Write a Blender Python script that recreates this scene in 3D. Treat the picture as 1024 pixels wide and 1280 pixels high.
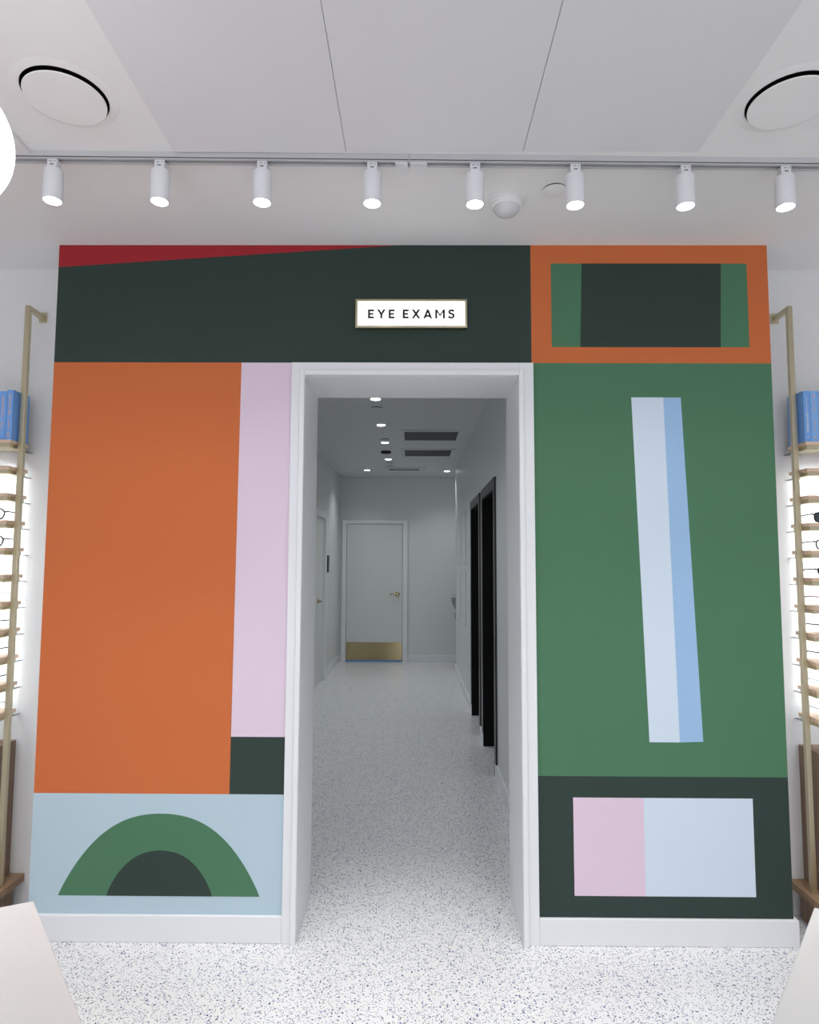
import bpy, bmesh, math, random
from mathutils import Matrix, Vector
random.seed(7)
for o in list(bpy.data.objects): bpy.data.objects.remove(o)
S = bpy.context.scene
COL = S.collection

# ------------------------------------------------------------------ camera
F_PX, TILT, ROLL, YAW, CAM_H = 813.07, .0778, .0039, -.0073, 1.51
c, s = math.cos(YAW), math.sin(YAW); ct, st = math.cos(TILT), math.sin(TILT); cr, sr = math.cos(ROLL), math.sin(ROLL)
right = Vector((c, -s, 0)); fwd = Vector((s*ct, c*ct, st)); upv = Vector((-s*st, -c*st, ct))
R2 = cr*right + sr*upv; U2 = -sr*right + cr*upv
cam = bpy.data.objects.new('camera', bpy.data.cameras.new('camera')); COL.objects.link(cam)
cam.matrix_world = Matrix(((R2.x, U2.x, -fwd.x, 0), (R2.y, U2.y, -fwd.y, 0), (R2.z, U2.z, -fwd.z, CAM_H), (0, 0, 0, 1)))
cam.data.sensor_fit = 'HORIZONTAL'; cam.data.sensor_width = 36; cam.data.lens = 36*F_PX/1024
cam.data.clip_start = .02
S.camera = cam

# ------------------------------------------------------------------ light
W = bpy.data.worlds.new('daylight'); S.world = W; W.use_nodes = True
W.node_tree.nodes['Background'].inputs[0].default_value = (.93, .96, 1, 1)     # overcast daylight through the open shop front
W.node_tree.nodes['Background'].inputs[1].default_value = 1.5
SPOT_W, BEAM_W, FILL_W, HALL_W, GLOBE_E, LED_E = 7, 20.5, 29, 21.5, 2.2, 38.0
S.view_settings.view_transform = 'Standard'; S.view_settings.look = 'None'
S.view_settings.exposure = .12; S.view_settings.gamma = 1; S.view_settings.use_curve_mapping = False

# ------------------------------------------------------------------ key measures (metres)
D = 2.7175          # mural plane
HC = 2.88           # shop ceiling
XL, XR = -1.545, 1.515
DB = 2.95           # shelf wall behind the mural box
DT = 3.081          # corridor side of the mural box
OL, OR, OT = -.466, .44, 2.301    # doorway opening
HH = 2.836          # corridor ceiling
HX0, HX1, HY1 = -1.165, .59, 10.1

# ------------------------------------------------------------------ materials
def lin(r, g, b): return tuple(((v/255)/12.92 if v/255 <= .04045 else ((v/255+.055)/1.055)**2.4) for v in (r, g, b))
def mat(name, col, rough=.6, metal=0., emit=0., bump=0., scale=40., vary=0., spec=.5, ecol=None):
    m = bpy.data.materials.new(name); m.use_nodes = True
    nt = m.node_tree; b = nt.nodes['Principled BSDF']
    b.inputs['Base Color'].default_value = (*col, 1); b.inputs['Roughness'].default_value = rough
    b.inputs['Metallic'].default_value = metal; b.inputs['Specular IOR Level'].default_value = spec
    if emit:
        b.inputs['Emission Color'].default_value = (*(ecol or col), 1); b.inputs['Emission Strength'].default_value = emit
    if bump or vary:
        tc = nt.nodes.new('ShaderNodeTexCoord'); n = nt.nodes.new('ShaderNodeTexNoise')
        n.inputs['Scale'].default_value = scale; n.inputs['Detail'].default_value = 4
        nt.links.new(tc.outputs['Object'], n.inputs['Vector'])
        if bump:
            bp = nt.nodes.new('ShaderNodeBump'); bp.inputs['Strength'].default_value = bump; bp.inputs['Distance'].default_value = .002
            nt.links.new(n.outputs['Fac'], bp.inputs['Height']); nt.links.new(bp.outputs['Normal'], b.inputs['Normal'])
        if vary:
            mx = nt.nodes.new('ShaderNodeMix'); mx.data_type = 'RGBA'
            mx.inputs[6].default_value = (*[v*(1-vary) for v in col], 1); mx.inputs[7].default_value = (*[min(1, v*(1+vary)) for v in col], 1)
            nt.links.new(n.outputs['Fac'], mx.inputs[0]); nt.links.new(mx.outputs[2], b.inputs['Base Color'])
    return m
def paint(name, rgb, k=.85): return mat(name, tuple(min(.9, v/k) for v in lin(*rgb)), rough=.62, bump=.12, scale=260, spec=.2)

def terrazzo():
    m = bpy.data.materials.new('terrazzo'); m.use_nodes = True
    nt = m.node_tree; N = nt.nodes; L = nt.links; b = N['Principled BSDF']
    tc = N.new('ShaderNodeTexCoord')
    nz = N.new('ShaderNodeTexNoise'); nz.inputs['Scale'].default_value = 130; nz.inputs['Detail'].default_value = 1
    L.new(tc.outputs['Object'], nz.inputs['Vector'])
    sc = N.new('ShaderNodeVectorMath'); sc.operation = 'SCALE'; sc.inputs['Scale'].default_value = .0042
    L.new(nz.outputs['Color'], sc.inputs[0])
    ad = N.new('ShaderNodeVectorMath'); L.new(tc.outputs['Object'], ad.inputs[0]); L.new(sc.outputs[0], ad.inputs[1])
    prev = None
    base = N.new('ShaderNodeRGB'); base.outputs[0].default_value = (.815, .815, .825, 1)
    prev = base.outputs[0]
    for k, (scale, keep, dist, dark) in enumerate([(160, .66, .31, .35), (82, .87, .27, .25)]):
        v = N.new('ShaderNodeTexVoronoi'); v.voronoi_dimensions = '2D'; v.inputs['Scale'].default_value = scale; v.inputs['Randomness'].default_value = 1
        L.new(ad.outputs[0], v.inputs['Vector'])
        sep = N.new('ShaderNodeSeparateColor'); L.new(v.outputs['Color'], sep.inputs[0])
        a = N.new('ShaderNodeMath'); a.operation = 'GREATER_THAN'; a.inputs[1].default_value = keep; L.new(sep.outputs[0], a.inputs[0])
        d = N.new('ShaderNodeMath'); d.operation = 'LESS_THAN'; d.inputs[1].default_value = dist; L.new(v.outputs['Distance'], d.inputs[0])
        mul = N.new('ShaderNodeMath'); mul.operation = 'MULTIPLY'; L.new(a.outputs[0], mul.inputs[0]); L.new(d.outputs[0], mul.inputs[1])
        r = N.new('ShaderNodeValToRGB'); r.color_ramp.interpolation = 'CONSTANT'
        els = r.color_ramp.elements
        els[0].position = 0; els[0].color = (*lin(66, 84, 138), 1)
        els[1].position = .3; els[1].color = (*lin(44, 62, 124), 1)
        for p, cc in ((.5, (96, 100, 114)), (.68, (58, 62, 80)), (.84, (120, 134, 172))):
            e = els.new(p); e.color = (*lin(*cc), 1)
        L.new(sep.outputs[1], r.inputs[0])
        mx = N.new('ShaderNodeMix'); mx.data_type = 'RGBA'
        L.new(mul.outputs[0], mx.inputs[0]); L.new(prev, mx.inputs[6]); L.new(r.outputs[0], mx.inputs[7]); prev = mx.outputs[2]
    L.new(prev, b.inputs['Base Color'])
    b.inputs['Roughness'].default_value = .24; b.inputs['Specular IOR Level'].default_value = .5
    return m

def wood(name, c1, c2, along=0, rough=.5):
    m = bpy.data.materials.new(name); m.use_nodes = True
    nt = m.node_tree; N = nt.nodes; L = nt.links; b = N['Principled BSDF']
    tc = N.new('ShaderNodeTexCoord'); mp = N.new('ShaderNodeMapping')
    scl = [34, 34, 34]; scl[along] = 2.2; mp.inputs['Scale'].default_value = scl
    L.new(tc.outputs['Object'], mp.inputs[0])
    n = N.new('ShaderNodeTexNoise'); n.inputs['Scale'].default_value = 1.6; n.inputs['Detail'].default_value = 6
    L.new(mp.outputs[0], n.inputs['Vector'])
    r = N.new('ShaderNodeValToRGB'); r.color_ramp.elements[0].position = .3; r.color_ramp.elements[1].position = .7
    r.color_ramp.elements[0].color = (*lin(*c1), 1); r.color_ramp.elements[1].color = (*lin(*c2), 1)
    L.new(n.outputs['Fac'], r.inputs[0]); L.new(r.outputs[0], b.inputs['Base Color']); b.inputs['Roughness'].default_value = rough
    return m

M = dict(
    ceil=mat('ceiling_paint', (.91, .90, .90), .8, bump=.05, scale=200),
    panel=mat('ceiling_panel', (.81, .805, .825), .7, bump=.05, scale=200),
    wall=mat('white_wall', (.82, .82, .83), .6, bump=.1, scale=220),
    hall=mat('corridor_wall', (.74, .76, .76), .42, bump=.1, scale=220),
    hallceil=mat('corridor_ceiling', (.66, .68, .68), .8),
    trim=mat('trim_white', (.83, .84, .87), .38),
    red=paint('mural_red', (156, 40, 48)), dark=paint('mural_dark_green', (48, 62, 57)), green=paint('mural_green', (74, 116, 88)),
    orange=paint('mural_orange', (194, 105, 60)), pink=paint('mural_pink', (213, 195, 211)), blueg=paint('mural_grey_blue', (174, 194, 205)),
    pale=paint('mural_pale_blue', (200, 213, 229)), mid=paint('mural_mid_blue', (149, 182, 216)), rose=paint('mural_rose', (213, 192, 209)),
    floor=terrazzo(),
    brass=mat('brushed_brass', (.58, .515, .36), .33, 1., bump=.15, scale=300),
    brassm=mat('polished_brass', (.44, .36, .20), .12, 1.),
    signbox=mat('sign_bronze', (.36, .33, .25), .4, 1.),
    signlit=mat('sign_diffuser', (.95, .95, .92), .5, emit=1.1, ecol=(1, 1, .95)),
    black=mat('letter_black', (.015, .016, .02), .5),
    trackg=mat('track_grey', (.60, .60, .62), .4),
    lampw=mat('lamp_white', (.82, .82, .86), .35),
    lens=mat('lamp_lens', (1, 1, 1), .3, emit=14., ecol=(1, .99, .96)),
    down=mat('downlight_lens', (1, 1, 1), .3, emit=9., ecol=(.96, 1, 1)),
    globe=mat('globe_glass', (.95, .95, .97), .25, emit=GLOBE_E, ecol=(.98, .98, 1)),
    led=mat('led_strip', (1, 1, 1), .5, emit=LED_E, ecol=(.80, .91, 1)),
    cavity=mat('black_cavity', (.006, .006, .007), .7),
    slit=mat('dark_slit', (.06, .06, .065), .6),
    blackdoor=mat('black_door', (.004, .004, .005), .6, spec=.2),
    frame=mat('black_frame', (.014, .014, .018), .3),
    grille=mat('grille_grey', (.19, .20, .21), .6),
    steel=mat('stainless', (.30, .30, .29), .3, 1.),
    chrome=mat('chrome_aluminium', (.75, .75, .78), .3, 1.),
    doorp=mat('door_paint', (.72, .735, .735), .4),
    blue=mat('blue_sweep', lin(120, 160, 215), .5),
    book=mat('book_blue', lin(118, 170, 236), .5, vary=.06, scale=60), book2=mat('book_blue_light', lin(136, 184, 242), .5, vary=.05, scale=60),
    book3=mat('book_blue_dark', lin(90, 146, 214), .5, vary=.05, scale=60),
    page=mat('book_pages', (.75, .72, .66), .8), print=mat('spine_print', lin(206, 214, 226), .6), printp=mat('spine_print_peach', lin(214, 178, 168), .6),
    table=mat('table_white', (.70, .69, .69), .32),
    leg=mat('table_leg_white', (.7, .7, .7), .4),
    oak=wood('oak_shelf', (206, 176, 150), (234, 208, 184), 0), oakp=wood('oak_plinth', (136, 108, 82), (172, 142, 112), 0),
    walnut=wood('cabinet_wood', (122, 98, 80), (146, 120, 100), 2),
    fblack=mat('acetate_black', (.012, .014, .02), .2), fdark=mat('frame_navy', (.03, .05, .07), .25), fgrey=mat('frame_grey', (.22, .23, .25), .3, .6),
    frose=mat('frame_rose', (.30, .13, .15), .25), lgrey=mat('sun_lens', (.04, .05, .07), .08), lrose=mat('rose_lens', (.30, .18, .20), .08),
    art=mat('white_panel', (.74, .755, .755), .4), artf=mat('panel_frame', (.70, .715, .715), .45),
    dome=mat('sensor_dome', (.72, .72, .74), .2),
)
g = M['lclear'] = mat('clear_lens', (1, 1, 1), .03); g.node_tree.nodes['Principled BSDF'].inputs['Transmission Weight'].default_value = 1
g.node_tree.nodes['Principled BSDF'].inputs['IOR'].default_value = 1.03

# ------------------------------------------------------------------ builders
def bx(bm, x0, x1, y0, y1, z0, z1):
    v = [bm.verts.new((x, y, z)) for x in (x0, x1) for y in (y0, y1) for z in (z0, z1)]
    for f in ((0, 1, 3, 2), (4, 6, 7, 5), (0, 4, 5, 1), (2, 3, 7, 6), (0, 2, 6, 4), (1, 5, 7, 3)): bm.faces.new([v[i] for i in f])
def prism_y(bm, pts, y0, y1):                     # outline in x-z, extruded along y
    a = [bm.verts.new((x, y0, z)) for x, z in pts]; b = [bm.verts.new((x, y1, z)) for x, z in pts]
    bm.faces.new(a); bm.faces.new(b[::-1]); n = len(pts)
    for i in range(n): bm.faces.new((a[i], b[i], b[(i+1) % n], a[(i+1) % n]))
def prism_z(bm, pts, z0, z1):
    a = [bm.verts.new((x, y, z0)) for x, y in pts]; b = [bm.verts.new((x, y, z1)) for x, y in pts]
    bm.faces.new(a); bm.faces.new(b[::-1]); n = len(pts)
    for i in range(n): bm.faces.new((a[i], b[i], b[(i+1) % n], a[(i+1) % n]))
def lathe(bm, prof, cx=0, cy=0, n=40, cap0=True, cap1=True):   # profile (r, z) turned about a vertical axis
    rings = [[bm.verts.new((cx+r*math.cos(2*math.pi*i/n), cy+r*math.sin(2*math.pi*i/n), z)) for i in range(n)] for r, z in prof]
    for A, B in zip(rings, rings[1:]):
        for i in range(n): bm.faces.new((A[i], A[(i+1) % n], B[(i+1) % n], B[i]))
    if cap0: bm.faces.new(rings[0])
    if cap1: bm.faces.new(rings[-1])
def tube(bm, pts, r, n=8, closed=False, taper=None):
    P = [Vector(p) for p in pts]; rings = []; m = len(P)
    for i, p in enumerate(P):
        t = (P[(i+1) % m]-P[i-1]) if closed else (P[min(i+1, m-1)]-P[max(i-1, 0)])
        t.normalize(); a = t.cross(Vector((0, 0, 1)) if abs(t.z) < .9 else Vector((0, 1, 0))).normalized(); b = t.cross(a)
        rr = r if taper is None else r*taper[i]
        rings.append([bm.verts.new(p+rr*(math.cos(2*math.pi*k/n)*a+math.sin(2*math.pi*k/n)*b)) for k in range(n)])
    for i in range(m if closed else m-1):
        A, B = rings[i], rings[(i+1) % m]
        for k in range(n): bm.faces.new((A[k], A[(k+1) % n], B[(k+1) % n], B[k]))
    if not closed: bm.faces.new(rings[0]); bm.faces.new(rings[-1])
def new(fn=None, *a, **k):
    bm = bmesh.new()
    if fn: fn(bm, *a, **k)
    return bm
def obj(name, bm, m, parent=None, bevel=0., smooth=False, loc=None):
    bmesh.ops.recalc_face_normals(bm, faces=bm.faces[:])
    if bevel:
        bmesh.ops.bevel(bm, geom=[e for e in bm.edges if e.calc_face_angle(0) > .6], offset=bevel, segments=2, affect='EDGES', profile=.5)
    me = bpy.data.meshes.new(name); bm.to_mesh(me); bm.free()
    me.materials.append(M[m] if isinstance(m, str) else m)
    if smooth:
        me.polygons.foreach_set('use_smooth', [True]*len(me.polygons)); me.set_sharp_from_angle(angle=math.radians(38))
    o = bpy.data.objects.new(name, me); COL.objects.link(o)
    if loc: o.location = loc
    if parent: o.parent = parent
    return o
def box(name, b, m, parent=None, bevel=0.): return obj(name, new(bx, *b), m, parent, bevel)
def tag(o, label, cat, group=None):
    o['label'] = label; o['category'] = cat
    if group: o['group'] = group
    return o
def thing(name, label, cat, loc=(0, 0, 0), group=None, rz=0.):
    o = bpy.data.objects.new(name, None); o.empty_display_size = .05; COL.objects.link(o); o.location = loc; o.rotation_euler = (0, 0, rz)
    return tag(o, label, cat, group)
def struct(o, label=None, cat=None):
    o['kind'] = 'structure'
    if label: o['label'] = label
    if cat: o['category'] = cat
    return o
def copy_tree(o, parent=None):
    k = o.copy(); COL.objects.link(k)
    if parent: k.parent = parent
    for ch in list(o.children): copy_tree(ch, k)
    return k
def lamp(name, kind, loc, watts, parent=None, size=.05, rot=(0, 0, 0), cone=None, blend=1., col=(1, 1, 1)):
    l = bpy.data.lights.new(name, kind); l.energy = watts; l.color = col
    if kind == 'SPOT': l.spot_size = cone; l.spot_blend = blend; l.shadow_soft_size = size
    elif kind == 'POINT': l.shadow_soft_size = size
    o = bpy.data.objects.new(name, l); COL.objects.link(o); o.location = loc; o.rotation_euler = rot
    if parent: o.parent = parent
    return o

# ------------------------------------------------------------------ the setting
SX, SY0 = 3.2, -5.0
struct(box('floor', (-SX, SX, SY0, 10.25, -.1, 0), 'floor'), 'white terrazzo floor with blue and grey chips', 'floor')
# ceiling with round speaker openings
ce = struct(box('ceiling', (-SX, SX, SY0, DT, HC, HC+.12), 'ceil'), 'plain white shop ceiling above the mural wall', 'ceiling')
SPK = [(-1.031, 1.807), (1.105, 1.830)]
for x, y in SPK:
    cut = obj('opening_cutter', new(lathe, [(.119, -.2), (.119, .2)], n=64), 'cavity', loc=(x, y, HC))
    md = ce.modifiers.new('opening', 'BOOLEAN'); md.object = cut; md.operation = 'DIFFERENCE'; md.solver = 'EXACT'
dg = bpy.context.evaluated_depsgraph_get(); me = bpy.data.meshes.new_from_object(ce.evaluated_get(dg)); ce.modifiers.clear(); ce.data = me
for o in [o for o in bpy.data.objects if o.name.startswith('opening_cutter')]: bpy.data.objects.remove(o)

# mural box with its doorway
bm = bmesh.new()
bx(bm, XL, OL, D, DT, 0, HC); bx(bm, OR, XR, D, DT, 0, HC); bx(bm, OL, OR, D, DT, OT, HC)
mural = struct(obj('wall_mural', bm, 'trim'), 'partition wall painted with a colour block mural around a doorway', 'wall')
def patch(label, pts, m, layer=1):
    o = obj('painted_block', new(prism_y, pts, D-.0007*layer, D-.0001), m, mural); o['label'] = label; return o
def rect(x0, x1, z0, z1): return [(x0, z0), (x1, z0), (x1, z1), (x0, z1)]
X1, X2 = -.743, -.5226; ZB = 2.36
patch('dark green band over the doorway', rect(XL, .498, ZB, HC), 'dark')
patch('red wedge along the ceiling', [(XL, HC-.001), (-.076, HC-.001), (XL, 2.781)], 'red', 2)
patch('orange frame block', rect(.498, XR, ZB, HC), 'orange')
patch('green rectangle inside the orange frame', rect(.585, 1.4255, 2.43, 2.798), 'green', 2)
patch('dark green rectangle inside the orange frame', [(.706, 2.43), (1.303, 2.43), (1.315, 2.798), (.718, 2.798)], 'dark', 3)
patch('large orange block', [(XL, .57), (-.747, .57), (-.740, ZB), (XL, ZB)], 'orange')
patch('pale pink strip', [(-.747, .798), (X2, .798), (X2, ZB), (-.740, ZB)], 'pink')
patch('small dark green block', rect(-.747, X2, .57, .798), 'dark')
patch('grey blue block', rect(XL, X2, .09, .57), 'blueg')
def arch(cx, hw, h, zb, p, q_, n=64):
    return [(cx+hw*math.sin(a), zb+h*max(0, math.cos(a))**(2*(p+q_*abs(math.sin(a))))) for a in [math.pi*(i/n-.5) for i in range(n+1)]]
patch('green arch', arch(-1.0215, .405, .32, .172, .47, .39), 'green', 2)
patch('dark green arch inside the green arch', arch(-1.0195, .2125, .176, .172, .48, .29), 'dark', 3)
patch('large green block', rect(.5028, XR, .65, ZB), 'green')
patch('pale blue slanted bar', [(.960, .786), (1.083, .786), (1.053, 2.212), (.918, 2.212)], 'pale', 2)
patch('mid blue slanted bar', [(1.083, .786), (1.178, .789), (1.127, 2.212), (1.053, 2.212)], 'mid', 2)
patch('dark green block above the baseboard', rect(.5028, XR, .09, .65), 'dark')
patch('rose rectangle', rect(.6465, .9305, .185, .566), 'rose', 2)
patch('pale blue rectangle', rect(.9305, 1.3695, .185, .566), 'pale', 2)

# door casing: flat band with a raised inner bead
bm = bmesh.new(); TL, TR, TT = -.5226, .5028, 2.357
bx(bm, TL, OL-.002, D-.016, D, 0, TT); bx(bm, OR+.002, TR, D-.016, D, 0, TT); bx(bm, OL-.002, OR+.002, D-.016, D, OT+.002, TT)
tr = struct(obj('trim_1', bm, 'trim', bevel=.0015), 'white casing around the doorway in the mural wall', 'trim')
bm = bmesh.new()
bx(bm, OL-.020, OL+.001, D-.027, D-.0155, 0, OT+.020); bx(bm, OR-.001, OR+.020, D-.027, D-.0155, 0, OT+.020); bx(bm, OL+.001, OR-.001, D-.027, D-.0155, OT-.001, OT+.020)
obj('inner_bead', bm, 'trim', tr, bevel=.002)

def baseboard(name, segs, label):
    bm = bmesh.new()
    for a in segs: bx(bm, *a)
    return struct(obj(name, bm, 'trim', bevel=.003), label, 'baseboard')
bt, bh = .015, .103
baseboard('baseboard_mural_left', [(XL-bt, TL, D-bt, D, 0, bh), (XL-bt, XL, D, DB, 0, bh)], 'white baseboard under the grey blue mural block')
baseboard('baseboard_mural_right', [(TR, XR+bt, D-bt, D, 0, bh), (XR, XR+bt, D, DB, 0, bh)], 'white baseboard under the dark green mural block')

# shelf walls beside the mural box, side walls
struct(box('wall_back_left', (-SX, XL, DB, DB+.1, 0, HC), 'wall'), 'white wall behind the eyewear shelves beside the orange block', 'wall')
struct(box('wall_back_right', (XR, SX, DB, DB+.1, 0, HC), 'wall'), 'white wall behind the eyewear shelves beside the green block', 'wall')
struct(box('wall_left', (-SX-.1, -SX, SY0, DB+.1, 0, HC), 'wall'), 'plain white shop side wall on the globe lamp side', 'wall')
struct(box('wall_right', (SX, SX+.1, SY0, DB+.1, 0, HC), 'wall'), 'plain white shop side wall opposite the globe lamp', 'wall')

# corridor
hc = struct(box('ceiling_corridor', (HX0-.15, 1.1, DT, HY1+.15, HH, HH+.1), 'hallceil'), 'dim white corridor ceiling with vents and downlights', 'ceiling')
LD0, LD1, LDT = 7.62, 8.50, 2.09         # door in the corridor's left wall
bm = bmesh.new()
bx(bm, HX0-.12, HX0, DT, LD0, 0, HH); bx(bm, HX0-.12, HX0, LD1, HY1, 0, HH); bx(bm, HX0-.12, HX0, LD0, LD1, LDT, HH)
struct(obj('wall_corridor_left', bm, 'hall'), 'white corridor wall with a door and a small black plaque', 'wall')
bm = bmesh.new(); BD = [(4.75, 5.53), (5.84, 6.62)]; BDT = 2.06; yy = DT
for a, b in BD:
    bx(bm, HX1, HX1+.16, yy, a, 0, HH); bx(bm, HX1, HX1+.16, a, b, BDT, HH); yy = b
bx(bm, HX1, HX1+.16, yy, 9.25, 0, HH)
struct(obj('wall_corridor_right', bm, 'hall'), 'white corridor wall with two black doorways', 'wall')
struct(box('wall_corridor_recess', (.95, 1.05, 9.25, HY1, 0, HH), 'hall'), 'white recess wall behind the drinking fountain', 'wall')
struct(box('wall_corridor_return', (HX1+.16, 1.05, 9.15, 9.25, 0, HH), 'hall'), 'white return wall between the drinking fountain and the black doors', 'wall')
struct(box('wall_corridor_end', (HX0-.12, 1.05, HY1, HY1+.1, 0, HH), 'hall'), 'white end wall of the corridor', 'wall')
b = baseboard('baseboard_corridor_left', [(HX0, HX0+.012, DT, LD0-.07, 0, .1), (HX0, HX0+.012, LD1+.07, HY1, 0, .1)], 'white baseboard along the corridor wall with the plaque')
b = baseboard('baseboard_corridor_right', [(HX1-.012, HX1, DT, BD[0][0], 0, .1), (HX1-.012, HX1, BD[0][1], BD[1][0], 0, .1), (HX1-.012, HX1, BD[1][1], 9.25, 0, .1)], 'white baseboard along the corridor wall with black doors')
b = baseboard('baseboard_corridor_end', [(-.105, .95, HY1-.012, HY1, 0, .1), (HX0+.012, -1.115, HY1-.012, HY1, 0, .1)], 'white baseboard on the corridor end wall')

# end door
d1 = struct(thing('door_1', 'white door with a brass kick plate at the corridor end', 'door', (-.61, HY1, 0)))
ox = -.61
box('door_leaf', (-.43, .43, -.032, -.004, .026, 2.105), 'doorp', d1, .002)
bm = bmesh.new(); bx(bm, -.505, -.435, -.046, -.001, 0, 2.165); bx(bm, .435, .505, -.046, -.001, 0, 2.165); bx(bm, -.435, .435, -.046, -.001, 2.11, 2.165)
obj('door_frame', bm, 'trim', d1, .003)
k = box('kick_plate', (-.425, .425, -.037, -.033, .030, .295), 'brassm', d1); k['label'] = 'polished brass kick plate'
k = box('door_sweep', (-.43, .43, -.040, -.006, .004, .0255), 'blue', d1); k['label'] = 'blue strip under the door'  # plain blue strip filling the gap below the leaf
def lever(parent, x, y, z, dx):
    bm = bmesh.new()
    lathe(bm, [(.034, 0), (.034, .008), (.014, .010), (.012, .05)], n=20)
    bmesh.ops.rotate(bm, verts=bm.verts[:], cent=(0, 0, 0), matrix=Matrix.Rotation(math.radians(90), 3, 'X'))
    tube(bm, [(0, -.048, 0), (dx*.06, -.05, 0), (dx*.115, -.046, 0)], .009, 8)
    o = obj('door_handle', bm, 'brassm', parent, smooth=True); o.location = (x, y, z); o['label'] = 'brass lever handle'; return o
lever(d1, .355, -.033, 1.03, -1)
# door in the left corridor wall
d2 = struct(thing('door_2', 'white door with a brass handle beside the black plaque', 'door', (HX0, 0, 0)))
box('door_leaf', (-.06, -.02, LD0+.012, LD1-.012, .01, LDT-.012), 'doorp', d2, .002)
bm = bmesh.new()
for a, b_ in ((LD0-.065, LD0+.012), (LD1-.012, LD1+.065)): bx(bm, -.10, .016, a, b_, 0, LDT+.065)
bx(bm, -.10, .016, LD0+.012, LD1-.012, LDT-.012, LDT+.065)
obj('door_frame', bm, 'trim', d2, .003)
h = lever(d2, -.02, 8.06, 1.03, -1); h.rotation_euler = (0, 0, math.radians(90))
# black doorways in the right corridor wall
for i, (a, b_) in enumerate(BD):
    d = struct(thing('door_%d' % (3+i), ['black framed doorway nearer the mural wall', 'black framed doorway nearer the drinking fountain'][i], 'door', (HX1, 0, 0)))
    bm = bmesh.new(); w = .075
    bx(bm, -.014, 0, a-w, a+.004, .1, BDT+w); bx(bm, -.014, 0, b_-.004, b_+w, .1, BDT+w); bx(bm, -.014, 0, a+.004, b_-.004, BDT-.004, BDT+w)
    obj('casing', bm, 'frame', d, .002)
    bm = bmesh.new(); bx(bm, -.012, .15, a, a+.02, 0, BDT); bx(bm, -.012, .15, b_-.02, b_, 0, BDT); bx(bm, -.012, .15, a+.02, b_-.02, BDT-.02, BDT)
    obj('jamb', bm, 'blackdoor', d)
    box('door_leaf', (.105, .145, a+.02, b_-.02, .005, BDT-.02), 'blackdoor', d, .002)
    bm = bmesh.new(); lathe(bm, [(.028, 0), (.03, .03), (.018, .045)], n=16)
    bmesh.ops.rotate(bm, verts=bm.verts[:], cent=(0, 0, 0), matrix=Matrix.Rotation(math.radians(-90), 3, 'Y'))
    o = obj('knob', bm, 'frame', d, smooth=True); o.location = (.105, a+.09, 1.0)

# ------------------------------------------------------------------ ceiling panels, track and lamps
PY = 2.066
for i, (a, b_, lab) in enumerate([(-.808, -.2325, 'ceiling panel with the red wedge side seam'), (-.2305, .3565, 'middle one of the three large ceiling panels'), (.3585, .940, 'ceiling panel nearest the dome sensor'),
                                 (-1.88, -1.286, 'ceiling panel above the globe pendant'), (1.42, 2.0, 'ceiling panel beyond the round speaker opposite the globe')]):
    lab = ['large flat white ceiling panel on the globe pendant side of the middle one', lab, 'large flat white ceiling panel on the dome sensor side of the middle one', lab, lab][i]
    tag(box('ceiling_panel', (a, b_, -1.2, PY, HC-(.006 if i < 3 else .016), HC), 'panel', bevel=.0012), lab, 'ceiling panel', 'flat ceiling panels')
TRA = .0165
track = thing('lighting_track', 'white lighting track running across the ceiling before the mural wall', 'track', (0, 2.103, HC), rz=TRA)
bm = bmesh.new()
prism = [(-.017, 0), (.017, 0), (.017, -.026), (.008, -.026), (.008, -.012), (-.008, -.012), (-.008, -.026), (-.017, -.026)]
A = [[bm.verts.new((x, y, z)) for y, z in prism] for x in (-2.4, 2.4)]
bm.faces.new(A[0]); bm.faces.new(A[1][::-1])
for i in range(8): bm.faces.new((A[0][i], A[1][i], A[1][(i+1) % 8], A[0][(i+1) % 8]))
obj('channel', bm, 'trackg', track)
box('conductor_slot', (-2.39, 2.39, -.0075, .0075, -.016, -.0125), 'slit', track)
for sgn in (-1, 1): box('edge_groove', (-2.395, 2.395, sgn*.0171-.0006, sgn*.0171+.0006, -.0225, -.0195), 'slit', track)
# feed connector in the middle of the track
fc = thing('track_connector', 'white power feed connector in the middle of the ceiling track', 'connector', (-.018, 2.103, HC-.026), rz=TRA)
box('housing', (-.05, -.008, -.014, .014, -.014, .0005), 'lampw', fc, .002); box('housing', (.0, .058, -.014, .014, -.014, .0005), 'lampw', fc, .002)
box('clip', (-.05, -.02, -.0155, -.0142, -.016, -.009), 'chrome', fc); box('clip', (.004, .056, -.0155, -.0142, -.016, -.009), 'chrome', fc)
obj('screw', new(tube, [(-.003, -.019, -.012), (-.003, -.019, .022)], .0016, 8), 'chrome', fc)
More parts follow.
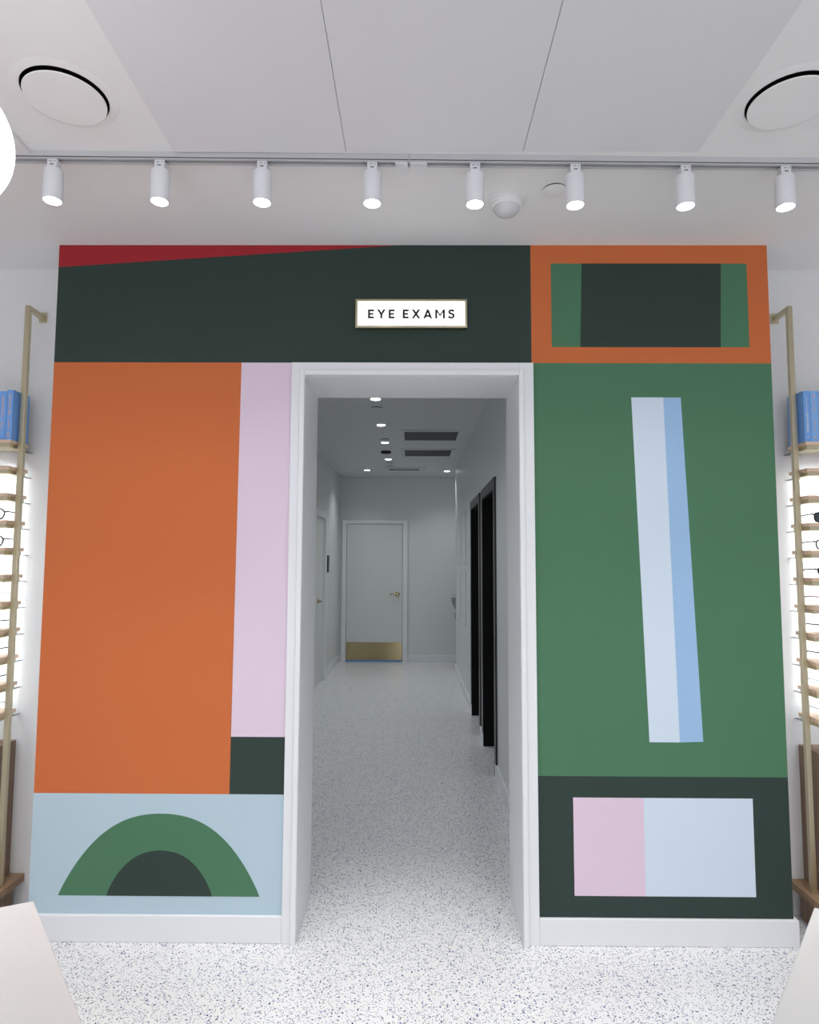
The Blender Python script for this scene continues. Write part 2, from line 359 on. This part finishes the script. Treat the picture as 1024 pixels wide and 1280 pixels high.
# spotlights
def spot():
    t = thing('track_spotlight', 'white cylinder spotlight hanging from the ceiling track', 'spotlight', group='spotlights on the ceiling track')
    box('adapter', (-.017, .017, -.014, .014, -.03, 0), 'lampw', t, .002)
    ad = t.children[0]
    for x in (-.009, -.003, .008): box('print_mark', (x, x+.003, -.0148, -.0141, -.010, -.007), 'slit', ad)
    box('print_mark', (-.006, .006, -.0148, -.0141, -.021, -.018), 'slit', ad)
    obj('stem', new(lathe, [(.009, -.038), (.009, -.03)], n=16), 'lampw', t)
    obj('lamp_body', new(lathe, [(.012, -.0365), (.0315, -.0365), (.0315, -.139), (.0308, -.1405), (.0278, -.1405), (.027, -.133)], n=40, cap1=False), 'lampw', t, smooth=True)
    obj('lens', new(lathe, [(.0266, -.135), (.0266, -.138), (.022, -.1402)], n=32), 'lens', t)
    lamp('spot_light', 'SPOT', (0, 0, -.149), SPOT_W, t, size=.028, cone=math.radians(112), blend=1., col=(1, .985, .96))
    lamp('beam_light', 'SPOT', (0, 0, -.150), BEAM_W, t, size=.028, cone=math.radians(62), blend=1., col=(1, .985, .96))
    return t
sp = spot()
SPX = [-1.216, -.858, -.515, -.145, .201, .540, .914, 1.254, -1.56, 1.6]
for i, x in enumerate(SPX):
    o = sp if i == 0 else copy_tree(sp)
    o.location = (x, 2.103+x*TRA, HC-.026)
    o['label'] = ['white cylinder spotlight, %s from the globe pendant along the ceiling track' % w for w in ('first', 'second', 'third', 'fourth', 'fifth', 'sixth', 'seventh', 'eighth')][i] if i < 8 else ['white cylinder spotlight on the track past the globe pendant', 'white cylinder spotlight on the far track end past the eighth one'][i-8]
# round ceiling speakers
for i, (x, y) in enumerate(SPK):
    t = thing('ceiling_speaker', ['round flush ceiling speaker near the globe pendant', 'round flush ceiling speaker on the dome sensor side of the ceiling'][i], 'speaker', (x, y, HC), 'round ceiling speakers')
    obj('can', new(lathe, [(.1175, -.0005), (.1175, .09), (.1, .1)], n=64, cap0=False), 'cavity', t, smooth=True)
    obj('disc', new(lathe, [(.1125, -.0125), (.1125, -.0155), (.1115, -.0165)], n=64), 'ceil', t, smooth=True)
    obj('hanger', new(lathe, [(.012, -.013), (.012, .098)], n=16), 'cavity', t)
    obj('flange', new(lathe, [(.119, -.0002), (.119, -.004), (.124, -.0045), (.146, -.0002)], n=64, cap0=False, cap1=False), 'ceil', t, smooth=True)
# dome sensor and cover plate
t = thing('ceiling_sensor', 'white dome motion sensor on the ceiling above the doorway', 'sensor', (.346, 2.374, HC))
obj('base', new(lathe, [(.059, 0), (.059, -.012), (.056, -.014), (.056, -.024), (.052, -.027)], n=48), 'ceil', t, smooth=True)
obj('dome', new(lathe, [(.05, -.0265), (.047, -.036), (.038, -.048), (.024, -.056), (.010, -.0595)], n=40), 'dome', t, smooth=True)
t = thing('ceiling_cover_plate', 'small round white cover plate on the ceiling beside the dome sensor', 'cover plate', (.511, 2.296, HC))
obj('plate', new(lathe, [(.040, -.004), (.044, -.005), (.044, -.007), (.042, -.008)], n=40), 'ceil', t, smooth=True)
obj('gap_ring', new(lathe, [(.0425, -.0045), (.0425, -.0002)], n=40), 'slit', t)
# globe pendant
t = thing('globe_pendant', 'large glowing white glass globe pendant hanging near the shop ceiling', 'pendant lamp', (-1.037, 1.326, HC))
gz = 2.423-HC; GR_ = .150; prof = [(GR_*math.sin(math.pi*i/32), gz+GR_*math.cos(math.pi*i/32)) for i in range(2, 32)]
obj('globe', new(lathe, prof, n=64), 'globe', t, smooth=True)
obj('rod', new(lathe, [(.006, gz+.16), (.006, -.02)], n=12), 'brass', t)
obj('fitter', new(lathe, [(.036, gz+.146), (.036, gz+.166), (.012, gz+.176)], n=24), 'brass', t, smooth=True)
obj('canopy', new(lathe, [(.012, -.028), (.055, -.016), (.06, 0)], n=32), 'brass', t, smooth=True)
# fill lamps added out of view in the shop ceiling, to brighten floor and walls
for x in (-2.4, -1.05, 1.05, 2.4):
    for y in (-3.8, -2.4, -1.0, .4):
        t = thing('recessed_downlight', 'round recessed downlight in the shop ceiling', 'downlight', (x, y, HC), 'shop ceiling downlights')
        obj('rim', new(lathe, [(.07, 0), (.07, -.004), (.055, -.005)], n=32), 'lampw', t, smooth=True)
        obj('lens', new(lathe, [(.054, -.0052), (.054, -.007)], n=32), 'down', t)
        lamp('down_light', 'SPOT', (0, 0, -.02), FILL_W, t, size=.05, cone=math.radians(140))

# ------------------------------------------------------------------ sign
Y0 = D-.001; e = .03; q = (D-e)/D
sx0, sx1, sz0, sz1 = -.2525, .2215, CAM_H+(2.514-CAM_H)*q, CAM_H+(2.640-CAM_H)*q
t = thing('illuminated_sign', 'small illuminated sign reading EYE EXAMS in a bronze frame', 'sign', (0, 0, 0))
box('housing', (sx0, sx1, D-e+.004, D-.0008, sz0, sz1), 'signbox', t)
bm = bmesh.new(); w = .009
bx(bm, sx0, sx0+w, D-e, D-e+.0045, sz0, sz1); bx(bm, sx1-w, sx1, D-e, D-e+.0045, sz0, sz1)
bx(bm, sx0+w, sx1-w, D-e, D-e+.0045, sz0, sz0+w); bx(bm, sx0+w, sx1-w, D-e, D-e+.0045, sz1-w, sz1)
obj('bezel', bm, 'brass', t)
box('face', (sx0+w, sx1-w, D-e+.001, D-e+.0042, sz0+w, sz1-w), 'signlit', t)
k = .215                                           # stroke weight of a cap of height 1
GL_E = [[(0, 0), (.62, 0), (.62, k), (k, k), (k, .40), (.56, .40), (.56, .60), (k, .60), (k, 1-k), (.62, 1-k), (.62, 1), (0, 1)]]
GL_Y = [[(.332, 0), (.548, 0), (.548, .43), (.88, 1), (.64, 1), (.44, .64), (.24, 1), (0, 1), (.332, .43)]]
GL_X = [[(0, 0), (.245, 0), (.44, .32), (.635, 0), (.88, 0), (.568, .51), (.87, 1), (.625, 1), (.44, .70), (.255, 1), (.01, 1), (.312, .51)]]
GL_A = [[(0, 0), (.215, 0), (.45, .66), (.685, 0), (.90, 0), (.55, 1), (.35, 1)], [(.22, .18), (.68, .18), (.62, .37), (.28, .37)]]
GL_M = [[(0, 0), (k, 0), (k, .70), (.47, .26), (.53, .26), (1-k, .70), (1-k, 0), (1, 0), (1, 1), (1-k+.02, 1), (.50, .46), (k-.02, 1), (0, 1)]]
sc_ = [(.60, .80), (.50, .89), (.33, .915), (.17, .86), (.115, .74), (.17, .62), (.33, .535), (.49, .47), (.575, .36), (.57, .22), (.47, .115), (.31, .085), (.15, .125), (.055, .24)]
lt = []; rt = []
for i, p in enumerate(sc_):
    a_ = Vector(sc_[max(i-1, 0)]); b_ = Vector(sc_[min(i+1, len(sc_)-1)]); n_ = (b_-a_).normalized(); n_ = Vector((-n_.y, n_.x))*k/2
    lt.append(tuple(Vector(p)+n_)); rt.append(tuple(Vector(p)-n_))
GL_S = [[lt[i], lt[i+1], rt[i+1], rt[i]] for i in range(len(sc_)-1)]
word = [('e', GL_E, .62), ('y', GL_Y, .88), ('e', GL_E, .62), None, ('e', GL_E, .62), ('x', GL_X, .88), ('a', GL_A, .90), ('m', GL_M, 1.0), ('s', GL_S, .66)]
gap, space = .30, .50
tot = sum((w[2]+gap) if w else space for w in word)-gap
tx0, tx1, tz0, tz1 = -.1995, .168, 2.5435, 2.5822
hx = (tx1-tx0)/tot; cur = tx0
for w in word:
    if not w: cur += space*hx; continue
    bm = bmesh.new()
    for pg in w[1]: prism_y(bm, [(cur+x*hx, tz0+z*(tz1-tz0)) for x, z in pg], D-e-.0012, D-e+.0012)
    bmesh.ops.remove_doubles(bm, verts=bm.verts[:], dist=1e-5)
    o = obj('letter_'+w[0], bm, 'black', t); cur += (w[2]+gap)*hx

# ------------------------------------------------------------------ eyewear displays
SH_Z = [2.036]+[1.921-k*.1173 for k in range(10)]
SY1, SYB = 2.775, 2.912
def glasses(style, fm, lm, label, group, x, z, rz=0.):
    t = thing('eyeglasses' if lm == 'lclear' else 'sunglasses', label, 'glasses', (x, SY1+.018, z), group, rz)
    thick = .0034 if style != 'wire' else .0014
    w, h = (.050, .040) if style != 'round' else (.048, .046)
    def ring(cx, k=28):
        p = 2.0 if style == 'round' else 3.2
        out = []
        for i in range(k):
            a = 2*math.pi*i/k; ca, sa = math.cos(a), math.sin(a)
            out.append((cx+w/2*math.copysign(abs(ca)**(2/p), ca)*(1-.06*(sa < 0)), 0, .0046+h/2+h/2*math.copysign(abs(sa)**(2/p), sa)))
        return out
    bm = bmesh.new()
    for sgn in (-1, 1):
        tube(bm, ring(sgn*.034), thick, 6, closed=True)
        tube(bm, [(sgn*.0585, 0, .036), (sgn*.066, .001, .038), (sgn*.069, .006, .038)], thick*1.1, 6)
    tube(bm, [(-.010, 0, .027), (-.004, -.001, .031), (.004, -.001, .031), (.010, 0, .027)], thick, 6)
    obj('front_frame', bm, fm, t, smooth=True)
    for sgn in (-1, 1):
        bm = bmesh.new(); r = ring(sgn*.034); v = [bm.verts.new((a, -.0006, c_)) for a, _, c_ in r]; v2 = [bm.verts.new((a, .0006, c_)) for a, _, c_ in r]
        bm.faces.new(v); bm.faces.new(v2[::-1])
        for i in range(len(v)): bm.faces.new((v[i], v2[i], v2[(i+1) % len(v)], v[(i+1) % len(v)]))
        obj('lens', bm, lm, t)
        bm = bmesh.new(); tube(bm, [(sgn*.069, .004, .038), (sgn*.070, .04, .037), (sgn*.069, .080, .0355), (sgn*.067, .094, .027), (sgn*.066, .100, .0042)], max(thick*.9, .0019), 6)
        obj('temple', bm, fm, t, smooth=True)
    return t
def display(xe, sg, side, zo):
    """xe: shelf end next to the mural, sg: direction in which the shelves run"""
    L = .95; base = 'oak and brass eyewear display rack %s' % side
    t = thing('display_rack', base, 'shelf unit', (xe, 0, 0))
    def B(name, x0, x1, y0, y1, z0, z1, m, p, bev=0.):
        a, b_ = sorted((sg*x0, sg*x1)); return box(name, (a, b_, y0, y1, z0, z1), m, p, bev)
    for px in (-.026, L+.005):
        p = B('post', px, px+.021, SY1+.047, SY1+.068, .1505, 2.655, 'brass', t, .0012)
        B('arm', px+.0005, px+.0205, SY1+.0685, DB-.008, 2.633, 2.654, 'brass', t, .001)
        B('wall_plate', px-.007, px+.028, DB-.008, DB-.0005, 2.620, 2.668, 'brass', t, .002)
        B('foot', px-.003, px+.024, SY1+.044, SY1+.071, .1502, .156, 'brass', t)
    for k, z in enumerate(SH_Z):
        s_ = B('shelf', 0, L, SY1, SYB, z-.016, z, 'oak', t, .001)
        B('brass_rail', .004, L-.004, SY1+.002, SYB-.012, z-.033, z-.0165, 'brass', s_, .001)
        for px in (.002, L-.022): B('bracket', px-.0, px+.02, SYB-.03, DB-.0005, z-.0335, z-.0312, 'grille', s_)
        if 1 <= k <= 9: B('light_strip', .055, L-.055, SYB-.0115, SYB-.0015, z-.0225, z-.0165, 'led', s_)
    # plinth and cabinet under it
    pl = tag(B('plinth', -.052, L+.3, 2.40, DB-.0005, .118, .150, 'oakp', None, .002), 'low oak plinth board under the eyewear rack %s' % side, 'plinth'); pl.location.x = xe
    B('plinth_base', -.020, L+.28, 2.43, DB-.03, .0, .1175, 'walnut', pl)
    c_ = thing('cabinet', 'brown wooden cabinet below the eyewear rack %s' % side, 'cabinet', (xe, 0, .15))
    B('body', .014, L, SY1+.030, DB-.001, .0005, .570, 'walnut', c_, .002)
    for k in (0, 1):
        dr = B('cabinet_door', .018+k*L/2, L/2-.002+k*L/2, SY1+.012, SY1+.0295, .008, .562, 'walnut', c_, .002)
        for z in (.030, .538): B('hinge', .020+k*L/2, .052+k*L/2, SY1+.004, SY1+.0118, z-.006, z+.006, 'brassm', dr, .002)
    return t
RB, LB = 'beside the green block', 'beside the orange block'
rk = display(1.682, 1, RB, 0); lk = display(-1.752, -1, LB, 0)

def book(x, sg, wd, hh, dp, m, label, group, marks, mm):
    t = thing('book', label, 'book', (x, SY1+.012, SH_Z[0]+.0005), group)
    a, b_ = sorted((0, sg*wd))
    bm = bmesh.new(); bx(bm, a, a+.0025, .001, dp, 0, hh); bx(bm, b_-.0025, b_, .001, dp, 0, hh); bx(bm, a, b_, 0, .003, 0, hh)
    obj('cover', bm, m, t, .0008)
    box('pages', (a+.003, b_-.003, .0035, dp-.004, .003, hh-.004), 'page', t)
    mid = (a+b_)/2; r = random.Random(int(x*1000))
    bm = bmesh.new()
    for z0, z1, w in marks:                      # print down the spine, too small to read
        z = z0
        while z < z1:
            l = r.uniform(.002, .005); off = r.uniform(-.0006, .0006)
            bx(bm, mid-w/2+off, mid+w/2*r.uniform(.5, 1)+off, -.0004, .0002, z, min(z1, z+l)); z += l+r.uniform(.0012, .0022)
    obj('spine_print', bm, mm, t)
    return t
ords = ['first', 'second', 'third', 'fourth', 'fifth', 'sixth', 'seventh', 'eighth', 'ninth', 'tenth', 'eleventh']
xa = 1.6865
for i, (wd, hh, m, marks, mm) in enumerate([(.0285, .224, 'book', [(.112, .205, .004), (.045, .125, .009), (.018, .021, .012)], 'print'), (.0315, .224, 'book2', [(.13, .185, .005), (.045, .10, .004), (.016, .024, .012), (.195, .207, .011)], 'printp'),
        (.03, .222, 'book2', [(.15, .20, .008), (.05, .12, .005)], 'print'), (.034, .225, 'book', [(.09, .19, .007)], 'print'), (.026, .218, 'book3', [(.08, .19, .006)], 'printp'), (.036, .224, 'book', [(.06, .2, .006)], 'print'), (.03, .221, 'book2', [(.06, .18, .006)], 'print')]):
    book(xa, 1, wd, hh, .122, m, 'blue book with %s spine print, %s from the post, %s' % ('white' if mm == 'print' else 'peach', ords[i], RB), 'blue books on the top shelf by the green block', marks, mm); xa += wd+.0012
xa = -1.7565
for i, (wd, hh, m, marks, mm) in enumerate([(.0275, .222, 'book', [(.11, .205, .008), (.045, .095, .005), (.012, .032, .010)], 'printp'), (.031, .216, 'book', [(.10, .195, .008), (.05, .088, .006)], 'printp'), (.033, .214, 'book2', [(.06, .19, .006)], 'print'),
        (.028, .222, 'book3', [(.09, .19, .006)], 'print'), (.034, .218, 'book', [(.06, .18, .007)], 'print'), (.03, .221, 'book2', [(.06, .2, .006)], 'printp'), (.03, .216, 'book', [(.07, .2, .006)], 'print')]):
    book(xa, -1, wd, hh, .122, m, 'blue book with %s spine print, %s from the post, %s' % ('white' if mm == 'print' else 'peach', ords[i], LB), 'blue books on the top shelf by the orange block', marks, mm); xa -= wd+.0012

GR = [(3, 'sq', 'fblack', 'lgrey', 'black sunglasses with dark grey lenses', .092), (4, 'sq', 'fblack', 'lclear', 'black framed eyeglasses', .095), (5, 'round', 'fblack', 'lrose', 'black round sunglasses with rose lenses', .097),
      (6, 'round', 'frose', 'lclear', 'rose brown eyeglasses', .097), (7, 'sq', 'fdark', 'lclear', 'dark navy eyeglasses', .096), (8, 'sq', 'fdark', 'lclear', 'dark navy eyeglasses', .097), (9, 'wire', 'fgrey', 'lclear', 'thin grey wire eyeglasses', .096), (10, 'wire', 'fgrey', 'lclear', 'thin grey wire eyeglasses', .096)]
for k, stl, fm, lm, lab, dx in GR:
    for n in (0, 1):
        glasses(stl, fm, lm, '%s, %s shelf down, %s from the post, %s' % (lab, ords[k], ords[n], RB.replace('the ', '')), 'glasses on the rack by the green block', 1.682+dx+n*.2, SH_Z[k], 0)
GL = [(3, 'round', 'fblack', 'lclear', 'black round eyeglasses', .078), (4, 'round', 'fblack', 'lclear', 'black round eyeglasses', .078), (6, 'wire', 'fgrey', 'lclear', 'thin grey wire eyeglasses', .09), (7, 'sq', 'fdark', 'lclear', 'dark navy eyeglasses', .092),
      (8, 'sq', 'fdark', 'lclear', 'dark navy eyeglasses', .086), (9, 'sq', 'fdark', 'lclear', 'dark navy eyeglasses', .084), (10, 'wire', 'fgrey', 'lclear', 'thin grey wire eyeglasses', .10)]
for k, stl, fm, lm, lab, dx in GL:
    for n in (0, 1):
        glasses(stl, fm, lm, '%s, %s shelf down, %s from the post, %s' % (lab, ords[k], ords[n], LB.replace('the ', '')), 'glasses on the rack by the orange block', -1.752-dx-n*.2, SH_Z[k], 0)

# ------------------------------------------------------------------ tables
def table(label, P0, d1_, d2_, l1, l2):
    d1_ = Vector(d1_).normalized(); d2_ = Vector(d2_).normalized(); P0 = Vector(P0)
    P1 = P0+d1_*l1; P3 = P0+d2_*l2; P2 = P3+(d1_-d2_*2*d1_.dot(d2_)).normalized()*l1   # isosceles trapezium top
    pts = [P0, P1, P2, P3]; cen = sum(pts, Vector((0, 0)))/4
    t = thing('display_table', label, 'table', (cen.x, cen.y, 0), 'white display tables')
    rel = [(p.x-cen.x, p.y-cen.y) for p in pts]
    obj('tabletop', new(prism_z, rel, .722, .75), 'table', t, .002)
    for x, y in rel: obj('leg', new(lathe, [(.016, 0), (.022, .722)], x*.78, y*.78, 16), 'leg', t, smooth=True)
    obj('apron', new(prism_z, [(x*.74, y*.74) for x, y in rel], .66, .7215), 'leg', t)
    return t
table('white display table in front of the arch block', (-.852, 1.518), (.308, -.387), (-.058, -.028), .60, .62)
table('white display table in front of the rose and pale blue block', (.892, 1.516), (-.298, -.371), (.058, -.027), .60, .62)

# ------------------------------------------------------------------ corridor things
for i, (x, y) in enumerate([(-.317, 5.19), (-.323, 6.19), (-.325, 7.11), (-.335, 8.27), (-.68, 9.27), (.47, 9.35), (-.315, 4.15)]):
    t = thing('recessed_downlight', 'small round lit corridor downlight ' + ['nearest the shop doorway', 'second from the shop doorway', 'third from the shop doorway', 'just past the black ceiling device', 'beside the slot vent on the plaque side', 'beside the slot vent on the fountain side', 'just inside the shop doorway, hidden by its header'][i], 'downlight', (x, y, HH), 'corridor downlights')
    obj('rim', new(lathe, [(.050, 0), (.050, -.003), (.041, -.004)], n=28), 'hallceil', t, smooth=True)
    obj('lens', new(lathe, [(.040, -.0035), (.039, -.006)], n=28), 'down', t)
    lamp('down_light', 'SPOT', (0, 0, -.02), HALL_W, t, size=.04, cone=math.radians(128), col=(.96, 1, 1))
for i, (x, y) in enumerate([(-.325, 5.50), (-.321, 6.93), (-.332, 8.59), (-.337, 8.87)]):
    t = thing('ceiling_cover_plate', ['white round cover plate behind the first corridor downlight', 'white round cover plate between the corridor vents and downlights', 'white round cover plate past the black ceiling device', 'white round cover plate nearest the far slot vent'][i], 'cover plate', (x, y, HH), 'corridor ceiling plates')
    obj('plate', new(lathe, [(.046, -.005), (.05, -.006), (.05, -.009), (.047, -.010)], n=28), 'hallceil', t, smooth=True)
    obj('gap_ring', new(lathe, [(.047, -.006), (.047, -.0002)], n=28), 'slit', t)
t = thing('ceiling_device', 'small black round device on the corridor ceiling', 'sensor', (-.341, 7.70, HH))
obj('base', new(lathe, [(.062, 0), (.062, -.012), (.054, -.024)], n=28), 'cavity', t, smooth=True)
obj('indicator', new(lathe, [(.008, -.024), (.006, -.027)], .03, 0, 12), 'blue', t)
def vent(label, x0, x1, y0, y1, fr, n):
    t = thing('ceiling_vent', label, 'vent', ((x0+x1)/2, (y0+y1)/2, HH), 'corridor ceiling vents')
    hx, hy = (x1-x0)/2, (y1-y0)/2
    bm = bmesh.new(); z = -.012
    bx(bm, -hx-fr, -hx, -hy-fr, hy+fr, z, 0); bx(bm, hx, hx+fr, -hy-fr, hy+fr, z, 0); bx(bm, -hx, hx, -hy-fr, -hy, z, 0); bx(bm, -hx, hx, hy, hy+fr, z, 0)
    obj('frame', bm, 'hallceil', t, .002)
    box('backing', (-hx, hx, -hy, hy, -.003, -.0005), 'cavity' if n < 3 else 'grille', t)
    for i in range(n):
        y = -hy+(i+.5)*2*hy/n; box('slat', (-hx+.001, hx-.001, y-.006, y+.006, -.010, -.0032), 'grille', t)
vent('dark grille vent nearer the mural wall on the corridor ceiling', -.105, .445, 6.47, 6.95, .045, 9)
vent('dark grille vent farther from the mural wall on the corridor ceiling', -.115, .437, 7.54, 7.99, .045, 9)
vent('narrow slot vent near the corridor end wall', -.36, .07, 9.10, 9.22, .10, 2)
t = thing('wall_plaque', 'small black plaque on the corridor wall beside the white door', 'plaque', (HX0, 8.80, 1.49))
box('plate', (.0005, .010, -.075, .075, -.115, .115), 'black', t, .002)
box('raised_panel', (.0101, .0125, -.06, .06, -.02, .085), 'slit', t)
for i, (y0, y1, z0, z1, lab) in enumerate([(8.13, 8.80, 1.50, 2.11, 'upper white framed panel nearer the fountain'), (7.37, 8.07, 1.50, 2.11, 'upper white framed panel nearer the black doors'),
                                           (8.22, 8.95, .80, 1.41, 'lower white framed panel nearer the fountain'), (7.37, 8.12, .80, 1.41, 'lower white framed panel nearer the black doors')]):
    t = thing('framed_panel', lab+' on the corridor wall', 'framed panel', (HX1, (y0+y1)/2, z0), 'framed panels on the corridor wall')
    hy = (y1-y0)/2; hz = z1-z0; bm = bmesh.new(); w = .025
    bx(bm, -.012, -.0005, -hy, -hy+w, 0, hz); bx(bm, -.012, -.0005, hy-w, hy, 0, hz); bx(bm, -.012, -.0005, -hy+w, hy-w, 0, w); bx(bm, -.012, -.0005, -hy+w, hy-w, hz-w, hz)
    obj('frame', bm, 'artf', t, .001)
    box('sheet', (-.007, -.0006, -hy+w, hy-w, w, hz-w), 'art', t)
# two-level drinking fountain in the recess
t = thing('drinking_fountain', 'two level stainless drinking fountain around the corridor corner', 'fountain', (.95, 9.5, 0))
for k, (xf, y0, zt) in enumerate([(-.395, .0, 1.00), (-.365, -.20, .79)]):
    y0 = [.12, -.12][k]
    bm = bmesh.new(); prism_y(bm, [(-.0005, zt), (xf, zt), (xf-.0, zt-.06), (xf+.05, zt-.17), (-.0005, zt-.24)], y0-.115, y0+.115)
    bs = obj('basin', bm, 'steel', t, .006)
    bm = bmesh.new(); tube(bm, [(xf+.06, y0, zt), (xf+.06, y0, zt+.035), (xf+.03, y0, zt+.05), (xf+.01, y0, zt+.042)], .009, 8); obj('spout', bm, 'chrome', bs, smooth=True)
    box('push_bar', (xf-.022, xf-.001, y0-.05, y0+.05, zt-.055, zt-.02), 'chrome', bs, .003)
box('back_panel', (-.006, -.0005, -.26, .26, .5, 1.1), 'steel', t, .002)
